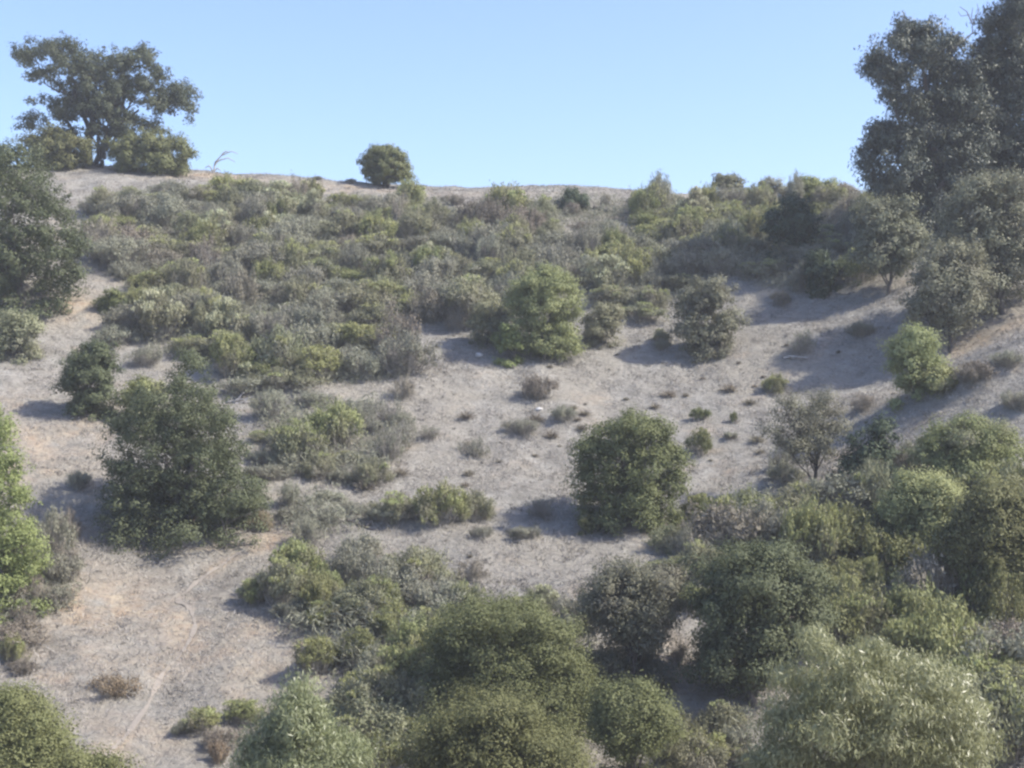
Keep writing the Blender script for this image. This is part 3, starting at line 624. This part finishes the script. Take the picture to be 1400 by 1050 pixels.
# shrubs one can tell apart: kind, centre x, base y, width, height in the photograph
for k, s in enumerate([
    ('brown', 735, 546, 56, 42), ('sage', 715, 592, 70, 28), ('sage', 771, 576, 48, 30), ('bare', 648, 622, 50, 32), ('bare', 590, 598, 50, 20), ('brown', 552, 545, 44, 34), ('sage', 545, 588, 50, 34), ('sage', 512, 590, 40, 24),
    ('coyote', 510, 665, 66, 50), ('coyote', 545, 712, 80, 48), ('green', 600, 716, 90, 66), ('coyote', 648, 712, 66, 52), ('sage', 520, 712, 56, 30), ('coyote', 400, 636, 84, 80), ('green', 458, 612, 80, 76), ('sage', 400, 640, 70, 36),
    ('olive', 953, 622, 46, 44), ('olive', 958, 574, 34, 24), ('olive', 1003, 578, 14, 22), ('green', 1060, 538, 42, 32), ('bare', 1095, 484, 50, 40), ('brown', 1068, 418, 34, 26), ('bare', 740, 706, 56, 34), ('sage', 720, 735, 56, 26), ('brown', 645, 792, 66, 32),
    ('sage', 660, 735, 40, 22), ('pale', 740, 838, 58, 46), ('coyote', 635, 838, 70, 56), ('coyote', 570, 800, 110, 66), ('sage', 490, 770, 90, 50), ('green', 348, 824, 50, 44), ('coyote', 385, 826, 90, 76), ('green', 440, 840, 80, 70), ('coyote', 500, 850, 100, 70), ('pale', 425, 815, 50, 34),
    ('green', 432, 922, 76, 66), ('olive', 485, 910, 80, 60), ('green', 530, 870, 70, 60), ('coyote', 545, 965, 96, 70), ('olive', 500, 975, 80, 60), ('sage', 560, 905, 80, 44), ('green', 280, 998, 70, 40), ('green', 330, 990, 66, 44), ('brown', 300, 1024, 60, 40), ('ochre', 300, 1040, 44, 34), ('ochre', 155, 948, 86, 34), ('green', 18, 905, 50, 46), ('brown', 30, 920, 50, 24),
    ('brown', 84, 790, 56, 52), ('sage', 70, 830, 80, 46), ('brown', 90, 730, 60, 36), ('sage', 110, 668, 40, 34), ('brown', 30, 855, 56, 34), ('sage', 400, 710, 50, 24), ('ochre', 355, 725, 50, 36), ('sage', 468, 660, 44, 24),
    ('coyote', 940, 752, 60, 42), ('olive', 960, 708, 66, 40), ('coyote', 1010, 716, 70, 46), ('olive', 1060, 712, 66, 40), ('coyote', 1100, 706, 56, 38), ('sage', 905, 478, 30, 20), ('coyote', 890, 425, 54, 44), ('coyote', 905, 470, 30, 24), ('sage', 1180, 460, 50, 30),
    ('brown', 1330, 520, 70, 34), ('sage', 1375, 500, 60, 28), ('brown', 1150, 268, 60, 22), ('sage', 1000, 600, 30, 16), ('bare', 1065, 640, 40, 40), ('sage', 1075, 660, 66, 34), ('pale', 1000, 312, 44, 26), ('brown', 700, 274, 30, 16), ('bare', 675, 272, 30, 16), ('sage', 435, 246, 18, 9), ('sage', 480, 250, 16, 9), ('sage', 958, 270, 14, 22), ('brown', 620, 280, 34, 18), ('brown', 680, 292, 34, 20),
    ('green', 520, 418, 96, 40), ('pale', 520, 414, 90, 36), ('pale', 380, 288, 90, 46), ('coyote', 340, 284, 80, 44), ('brown', 590, 440, 70, 56), ('brown', 630, 450, 60, 50), ('pale', 395, 436, 60, 26), ('pale', 365, 520, 80, 40), ('sage', 160, 470, 70, 30), ('sage', 200, 500, 70, 36),
    ('green', 1175, 770, 60, 60), ('pale', 1245, 760, 60, 40), ('green', 1160, 840, 60, 70), ('olive', 1190, 820, 56, 70), ('sage', 1235, 850, 80, 70), ('sage', 1280, 835, 70, 70), ('brown', 1210, 870, 70, 44), ('coyote', 1340, 900, 70, 56), ('green', 1385, 960, 70, 80), ('coyote', 1370, 1020, 70, 60), ('sage', 1385, 900, 60, 50), ('green', 1150, 720, 60, 40), ('coyote', 1190, 735, 70, 46), ('coyote', 1225, 900, 60, 50), ('green', 940, 830, 34, 40),
    ('coyote', 985, 1010, 90, 60), ('green', 960, 1048, 100, 60), ('sage', 1010, 1030, 70, 60), ('coyote', 1350, 1048, 80, 70), ('brown', 930, 905, 36, 34), ('sage', 1395, 560, 60, 40), ('coyote', 1385, 690, 70, 50), ('sage', 1240, 640, 60, 44), ('brown', 1180, 560, 50, 26), ('sage', 800, 840, 30, 44), ('coyote', 700, 850, 50, 40), ('sage', 555, 1010, 70, 60), ('green', 520, 1050, 80, 60), ('coyote', 590, 870, 60, 50), ('sage', 250, 1000, 40, 20),
]):
    kind, px, py, w, h = s
    g = ground_at(px, min(py, 1200)); q = g[1] / F
    shrub(kind, g - np.array([0, 0, .05]), max(.3, w * q), max(.2, h * q * .92), 100 + k)

def inside(poly, x, y):
    c = False; n = len(poly)
    for i in range(n):
        x1, y1 = poly[i]; x2, y2 = poly[(i + 1) % n]
        if (y1 > y) != (y2 > y) and x < (x2 - x1) * (y - y1) / (y2 - y1) + x1: c = not c
    return c
BANDS = [   # polygon of shrub bases in the photograph, spacing in metres, mix of kinds
    ([(130, 290), (230, 268), (330, 272), (420, 276), (560, 292), (640, 296), (745, 312), (765, 345), (770, 385), (700, 430), (650, 448), (600, 442), (525, 430), (540, 475), (552, 515), (480, 520), (380, 532), (320, 540), (300, 500), (190, 478), (160, 440), (190, 405), (130, 350)], 1.36, 'coyote sage coyote coyote sage sage green brown coyote pale'),
    ([(800, 345), (850, 318), (880, 290), (960, 282), (1040, 287), (1062, 330), (1015, 362), (960, 390), (905, 405), (880, 440), (830, 430), (785, 385)], 1.3, 'coyote coyote sage coyote green pale'),
    ([(930, 735), (1000, 720), (1110, 705), (1180, 690), (1280, 670), (1400, 660), (1400, 900), (1330, 890), (1180, 860), (1130, 780), (940, 755)], 1.1, 'coyote coyote sage green olive brown'),
    ([(400, 800), (480, 800), (560, 812), (620, 830), (590, 900), (610, 960), (500, 960), (440, 910), (400, 860)], 1.1, 'coyote sage sage green brown', .7),
    ([(1140, 860), (1200, 880), (1330, 900), (1400, 880), (1400, 1050), (1350, 1050), (1300, 940), (1200, 900)], 1.0, 'coyote sage green brown'),
    ([(905, 745), (960, 745), (965, 830), (945, 830)], 1.0, 'olive coyote sage', .6),
    ([(560, 850), (640, 850), (600, 960), (570, 1040), (540, 960)], 1.0, 'sage coyote green', .7),
    ([(770, 840), (800, 850), (810, 930), (790, 930)], 1.0, 'sage coyote', .5),
    ([(910, 1025), (1010, 1005), (1040, 1060), (900, 1060)], 1.0, 'coyote green sage', .6),
    ([(500, 965), (585, 960), (575, 1050), (500, 1050)], 1.1, 'sage coyote green'),
    ([(0, 770), (90, 740), (110, 800), (60, 860), (0, 880)], 1.3, 'sage brown brown coyote', .7),
    ([(345, 560), (420, 545), (515, 560), (560, 600), (520, 660), (440, 655), (360, 660)], 1.35, 'sage coyote bare sage coyote bare', .62),
    ([(380, 690), (480, 680), (500, 730), (420, 745)], 1.2, 'bare sage sage', .5),
    ([(1055, 282), (1120, 278), (1190, 276), (1205, 330), (1190, 385), (1110, 400), (1040, 395), (1000, 385), (1040, 340)], 1.75, 'olive sage coyote olive brown', .9),
    ([(560, 292), (700, 282), (860, 280), (880, 300), (800, 318), (700, 305)], 2.6, 'sage brown bare brown', .5),
    ([(850, 277), (960, 276), (1060, 276), (1170, 272), (1170, 278), (850, 284)], 1.6, 'sage coyote brown bare', .6),
]
pts = []
sr = random.Random(31)
for poly, gap, mixk, *_s in BANDS:
    SZ = _s[0] if _s else 1.0
    x0, x1 = min(p[0] for p in poly), max(p[0] for p in poly); y0, y1 = min(p[1] for p in poly), max(p[1] for p in poly)
    kinds = mixk.split(); miss = 0
    while miss < 260:
        px, py = sr.uniform(x0, x1), sr.uniform(y0, y1)
        if not inside(poly, px, py): continue
        if any(abs(px - a) < 34 and -6 < py - b < 34 for a, b in ((328, 552), (508, 592), (505, 722), (1090, 488), (835, 291), (745, 286))): continue
        g = ground_at(px, py)
        if any((g[0] - a) ** 2 + (g[1] - b) ** 2 < gap * gap for a, b in pts): miss += 1; continue
        miss = 0; pts.append((g[0], g[1]))
        w = SZ * sr.uniform(1.8, 3.5); h = SZ * (.9 + 1.6 * sr.random() ** 1.5)
        # patches of one kind, as brush grows
        v = vnoise(np.array([g[0] / 5.0 + 50]), np.array([g[1] / 6.0]))[0] * .5 + .5
        k = kinds[int(np.clip((v * .6 + sr.random() * .55 - .06), 0, .999) * len(kinds))]
        shrub(k, g - np.array([0, 0, .06]), w, h, int(px * 7 + py * 13))

# small dark weeds dotted over the clearing
CLEAR = [(545, 450), (650, 480), (740, 505), (860, 480), (1000, 490), (1150, 430), (1170, 500), (1080, 560), (1040, 640), (960, 690), (930, 640), (780, 660), (700, 640), (650, 720), (780, 740), (700, 800), (520, 720), (440, 690), (560, 640), (560, 540)]
def weed_mesh(seed):
    r = np.random.default_rng(seed); mb = MB(); n = 150
    D = unit(rdir(n, r) * .8 + np.array([0, 0, .7])); D[:, 2] = np.abs(D[:, 2])
    ln = r.uniform(.1, .34, n)
    mb.leaves(D * ln[:, None] * .6 + np.array([0, 0, .02]), D, rdir(n, r), ln, .022, r.random(n))
    mb.leaves(D * ln[:, None] * r.uniform(.3, 1, n)[:, None], rdir(n, r), rdir(n, r), .06, .03, r.random(n))
    return mb.mesh('dry_weed', M['brown'])
WEED = [weed_mesh(s) for s in (1, 2, 3)]
WPTS = []; miss = 0
while len(WPTS) < 46 and miss < 4000:
    px, py = sr.uniform(430, 1180), sr.uniform(440, 800)
    if not inside(CLEAR, px, py) or any((px - a) ** 2 + ((py - b) * 1.6) ** 2 < 200 for a, b in WPTS): miss += 1; continue
    WPTS.append((px, py)); g = ground_at(px, py)
    o = bpy.data.objects.new('dry_weed', sr.choice(WEED)); COL.objects.link(o); o.location = g
    s_ = .35 + 1.2 * sr.random() ** 2; o.scale = (s_ * 1.2, s_ * 1.2, s_ * .8); o.rotation_euler = (0, 0, sr.uniform(0, 6.28))
    o['category'] = 'weed'; o['group'] = 'dry weeds dotted over the clearing'
    SHRUBS.append((o, 'weed', px, py - 4, s_))
LOOK['weed'] = 'small dark dry weed'

# labels: kind, then its rank by distance from the nearest landmark on that side
landmark('the grey brown bush in the clearing', 735, 525)
landmark('the yellow-green brush above the clearing', 520, 398)
landmark('the faint footpath', 215, 945)
_o = 'first second third fourth fifth sixth seventh eighth ninth tenth eleventh twelfth thirteenth fourteenth fifteenth sixteenth seventeenth eighteenth nineteenth'.split()
WORDS = [''] + [w + ' ' for w in _o[1:]] + ['twentieth '] + ['twenty-' + w + ' ' for w in _o[:9]] + ['thirtieth '] + ['thirty-' + w + ' ' for w in _o[:9]]
bins = {}
for t, kind, px, py, w in SHRUBS:
    d, j = min(((px - a) ** 2 + ((py - b) * 1.3) ** 2, i) for i, (_, a, b) in enumerate(LAND))
    dx, dy = px - LAND[j][1], py - LAND[j][2]
    side = ('left of' if dx < 0 else 'right of') if abs(dx) > abs(dy) * 1.2 else ('uphill of' if dy < 0 else 'downhill of')
    bins.setdefault((j, side, kind), []).append((d, t, w))
for (j, side, kind), v in bins.items():
    v.sort(key=lambda e: e[0])
    for k, (d, t, w) in enumerate(v):
        t['label'] = (LOOK[kind] + ', ' + (WORDS[k] + 'closest ' if len(v) > 1 else '') + side + ' ' + LAND[j][0])

# ------------------------------------------------------------------ dead wood, stones, path, grass
def sticks(name, label, cat, mat, base, runs, Y=None, r=.03):
    g = ground_at(*base)
    if Y: x = (base[0] - 700) / F * Y; g = np.array([x, Y, float(height(x, Y))])
    s = g[1] / F; mb = MB(); rr = np.random.default_rng(int(base[0]))
    for run in runs:
        q = []
        for k, p in enumerate(run):
            dy = p[2] if len(p) > 2 else 0
            q.append([(p[0] - base[0]) * s, dy, (base[1] - p[1]) * s])
        q = np.array(q, float)
        t = np.linspace(0, len(q) - 1, len(q) * 4); q = np.stack([np.interp(t, np.arange(len(q)), q[:, c]) for c in range(3)], 1)
        q += rr.normal(size=q.shape) * .012
        mb.tube(q, r, r * .35, 5)
    o = mb.build(name, M[mat], smooth=True); o.location = g
    o['label'] = label; o['category'] = cat
    return o
sticks('dead_branch', 'bare dead branch arching over the ridge line against the sky', 'branch', 'dead', (291, 232), [[(291, 234), (294, 218), (303, 209), (316, 203), (325, 206)], [(293, 222), (300, 215), (312, 212), (321, 217)], [(291, 230), (286, 222), (280, 226)], [(292, 231), (297, 226), (303, 230)], [(303, 209), (308, 203), (314, 205)]], Y=97, r=.055)
sticks('dead_branch', 'pale fallen branch lying on the clearing below the bare twigs', 'branch', 'dead', (1090, 488), [[(1070, 490, -.3), (1085, 487, 0), (1104, 484, .4)], [(1080, 489, 0), (1092, 489, -.4), (1100, 490, -.6)]], r=.05)
sticks('dead_branch', 'tangle of pale dead branches below the cream flowered brush', 'branch', 'dead', (328, 552), [[(305, 552), (322, 548), (340, 545)], [(318, 553), (328, 543), (334, 536)], [(322, 552), (338, 551), (352, 548)], [(312, 549), (318, 542)], [(334, 549), (346, 542)]], r=.04)
sticks('dead_branch', 'pale dead twigs propped on the ground beside grey sagebrush', 'branch', 'dead', (508, 592), [[(502, 595), (508, 584), (516, 576)], [(506, 594), (512, 584), (510, 574)], [(508, 594), (522, 588), (530, 586)]], r=.032)
sticks('log_shape', 'dark log-like strip lying across the slope under the skyline', 'log', 'bark_dk', (835, 291), [[(812, 283, .2), (830, 288, 0), (850, 293, -.2), (862, 292, -.2)], [(826, 287, 0), (832, 282, .3)]], r=.14)  # dark forked tube laid along a dark line on the ground
sticks('log_shape', 'thin dark strip on bare ground beside the dark skyline bush', 'log', 'bark_dk', (745, 286), [[(722, 284, .2), (742, 286, 0), (764, 284, .1)], [(742, 286, 0), (736, 281, .2)]], r=.09)  # thinner dark tube along the line on the bush's other side
sticks('log_shape', 'old grey log half buried at the lower edge of the clearing', 'log', 'bark', (505, 722), [[(470, 712, .5), (492, 718, .1), (515, 726, -.2), (534, 730, -.5)], [(500, 720, 0), (508, 714, .2)]], r=.06)

def stone(label, px, py, w, seed):
    import bmesh
    g = ground_at(px, py); r = np.random.default_rng(seed)
    bm = bmesh.new(); bmesh.ops.create_icosphere(bm, subdivisions=3, radius=1)
    k = rdir(9, r)
    for v in bm.verts:
        d = np.array(v.co); f = min(1.0, min(.78 / max(1e-3, float(d @ q)) for q in k))
        f *= 1 + .06 * float(vnoise(np.array([d[0] * 3 + seed]), np.array([d[1] * 3 + d[2] * 2]))[0])
        v.co = v.co * f
        v.co.x *= w; v.co.y *= w * .8; v.co.z *= w * .6
    me = bpy.data.meshes.new('stone'); bm.to_mesh(me); bm.free(); me.materials.append(M['stone'])
    o = bpy.data.objects.new('stone', me); COL.objects.link(o); o.location = g + np.array([0, 0, w * .15])
    o['label'] = label; o['category'] = 'stone'; o['group'] = 'pale stones in the clearing'
M['stone'] = bark_mat('pale_stone', (.42, .40, .37), (.62, .60, .56))
stone('small pale stone in the clearing below the dry brown shrubs', 655, 487, .2, 1)
stone('tiny pale stone between the two low grey shrubs of the clearing', 737, 561, .15, 2)

def path():
    run = [(150, 1030), (175, 1005), (196, 975), (210, 945), (228, 915), (255, 885), (268, 858), (262, 835), (240, 822), (265, 800), (300, 775), (330, 755)]
    P = np.array([ground_at(*p) for p in run]); t = np.linspace(0, len(P) - 1, 150)
    P = np.stack([np.interp(t, np.arange(len(P)), P[:, c]) for c in range(3)], 1)
    for _ in range(14): P[1:-1] = (P[:-2] + P[1:-1] * 2 + P[2:]) / 4
    r = np.random.default_rng(3); n = len(P)
    d = np.gradient(P, axis=0)[:, :2]; d /= np.linalg.norm(d, axis=1, keepdims=True); a = np.stack([-d[:, 1], d[:, 0]], 1)
    w = .055 + .03 * np.convolve(r.normal(size=n + 6), np.ones(7) / 3, 'valid'); w = np.clip(w, .015, .16)
    rows = []
    for s in (-1, -.5, 0, .5, 1):
        xy = P[:, :2] + a * (w * s)[:, None]; rows.append(np.column_stack([xy, height(xy[:, 0], xy[:, 1]) + .02]))
    V = np.stack(rows, 1).reshape(-1, 3); i = np.arange(n - 1)[:, None] * 5; j = np.arange(4)[None]
    mb = MB(); mb.add(V, np.stack([i + j, i + j + 1, i + 5 + j + 1, i + 5 + j], -1).reshape(-1, 4), .5)
    o = mb.build('path', bark_mat('trodden_soil', (.235, .205, .168), (.315, .275, .225)), smooth=True); o['kind'] = 'structure'
path()

def grass():
    r = np.random.default_rng(5); mb = MB(); n = 170000
    y = 34 + 76 * r.random(n) ** .85; x = y * r.uniform(-.38, .38, n)
    d = vnoise(x / 1.6 + 7, y / 1.6) + .8 * vnoise(x / .5, y / .5) + .5 * vnoise(x / 5 + 3, y / 5)
    k = (d > -.45) & (r.random(n) > .75 * tan_at(x, y)); x, y, d = x[k], y[k], d[k]; n = len(x)
    z = height(x, y); c = r.random(n)
    for q in range(3):
        A = unit(r.normal(size=(n, 3)) * np.array([1, 1, .35]) + np.array([0, 0, .6])); ln = r.uniform(.10, .27, n) * (.7 + .5 * np.clip(d, 0, 1))
        P = np.stack([x, y, z], 1) + r.normal(size=(n, 3)) * np.array([.09, .09, 0]) + A * ln[:, None] * .4
        mb.leaves(P, A, rdir(n, r), ln * .85, .022, np.clip(.75 * c + .25 * r.random(n), 0, 1))
    m = 9000; y = 36 + 66 * r.random(m) ** .9; x = y * r.uniform(-.36, .36, m)
    k = vnoise(x / 2.4 + 31, y / 2.4) + .7 * vnoise(x / .7, y / .7 + 3) > .05; x, y = x[k], y[k]; m = len(x)
    g = np.repeat(np.arange(m), 12); q = len(g); sz = r.uniform(.06, .20, m)[g]
    px = x[g] + r.normal(size=q) * sz * .7; py = y[g] + r.normal(size=q) * sz * .7
    A = unit(r.normal(size=(q, 3)) + np.array([0, 0, .8])); A[:, 2] = np.abs(A[:, 2])
    ln = sz * r.uniform(.6, 1.4, q); P = np.stack([px, py, height(px, py)], 1) + A * ln[:, None] * .42
    mb.leaves(P, A, rdir(q, r), ln, .028, np.where(r.random(m) < .7, -.15, .35)[g] + .1 * r.random(q))
    ft = [o for o in bpy.data.objects if o.get('category') in ('shrub', 'tree') and o.location.y > 38]
    q = 70; cx = np.repeat([o.location.x for o in ft], q); cy = np.repeat([o.location.y for o in ft], q)
    rad = np.repeat([(o.scale.x if o.get('category') == 'shrub' and o.scale.x != 1 else 1.4) for o in ft], q)
    th = r.random(len(cx)) * 6.283; rr = rad * (.45 + .75 * r.random(len(cx)))
    fx = cx + np.cos(th) * rr; fy = cy + np.sin(th) * rr
    A = unit(r.normal(size=(len(cx), 3)) * .7 + np.array([0, 0, 1.])); ln = r.uniform(.12, .36, len(cx))
    mb.leaves(np.stack([fx, fy, height(fx, fy)], 1) + A * ln[:, None] * .42, A, rdir(len(cx), r), ln, .022, r.random(len(cx)))
    o = mb.build('dry_grass', M['grass']); o['kind'] = 'stuff'; o['label'] = 'short bleached dry grass over the open slope'; o['category'] = 'grass'
grass()
def undergrowth():
    r = np.random.default_rng(8); mb = MB(); n = 170000
    y = 34 + 62 * r.random(n) ** .85; x = y * r.uniform(-.38, .38, n)
    z = height(x, y); px = 700 + F * x / y; py = 525 - F * z / y
    k = np.zeros(n, bool)
    for poly, *_ in BANDS:
        c = np.zeros(n, bool); m = len(poly)
        jx = px + 22 * vnoise(x / 1.5, y / 1.5); jy = py + 10 * vnoise(x / 1.5 + 9, y / 1.5)
        for i in range(m):
            (x1, y1), (x2, y2) = poly[i], poly[(i + 1) % m]
            if y1 != y2: c ^= ((y1 > jy) != (y2 > jy)) & (jx < (x2 - x1) * (jy - y1) / (y2 - y1) + x1)
        k |= c
    x, y, z = x[k], y[k], z[k]; n = len(x)
    hh = .15 + .85 * np.clip(vnoise(x / 1.1 + 5, y / 1.1) + .35, 0, 1)
    for q in range(3):
        A = unit(r.normal(size=(n, 3)) * np.array([1, 1, .5]) + np.array([0, 0, .6])); ln = r.uniform(.12, .4, n)
        P = np.stack([x, y, z + hh * r.random(n)], 1) + r.normal(size=(n, 3)) * np.array([.15, .15, 0]); P[:, 2] = np.maximum(P[:, 2], height(P[:, 0], P[:, 1]) + .02)
        mb.leaves(P, A, rdir(n, r), ln, .035, r.random(n))
    o = mb.build('undergrowth', M['sage']); o['kind'] = 'stuff'; o['label'] = 'tangled grey twigs and dead brush between the shrubs'; o['category'] = 'undergrowth'
undergrowth()

def haze():
    import bmesh
    m, nt, out = new_mat('pale_air')
    v = nt.nodes.new('ShaderNodeVolumePrincipled')
    v.inputs['Density'].default_value = HAZE
    v.inputs['Color'].default_value = (.93, .96, 1.0, 1)
    v.inputs['Anisotropy'].default_value = 0.0
    nt.links.new(v.outputs[0], out.inputs['Volume'])
    bm = bmesh.new(); bmesh.ops.create_cube(bm, size=1)
    for q in bm.verts: q.co = ((q.co.x) * 150, 55 + q.co.y * 140, 6 + q.co.z * 52)
    me = bpy.data.meshes.new('haze'); bm.to_mesh(me); bm.free(); me.materials.append(m)
    o = bpy.data.objects.new('haze', me); COL.objects.link(o); o['kind'] = 'stuff'
HAZE = 0.00075
haze()
for o in list(bpy.data.objects):
    if '_c' in o: del o['_c']
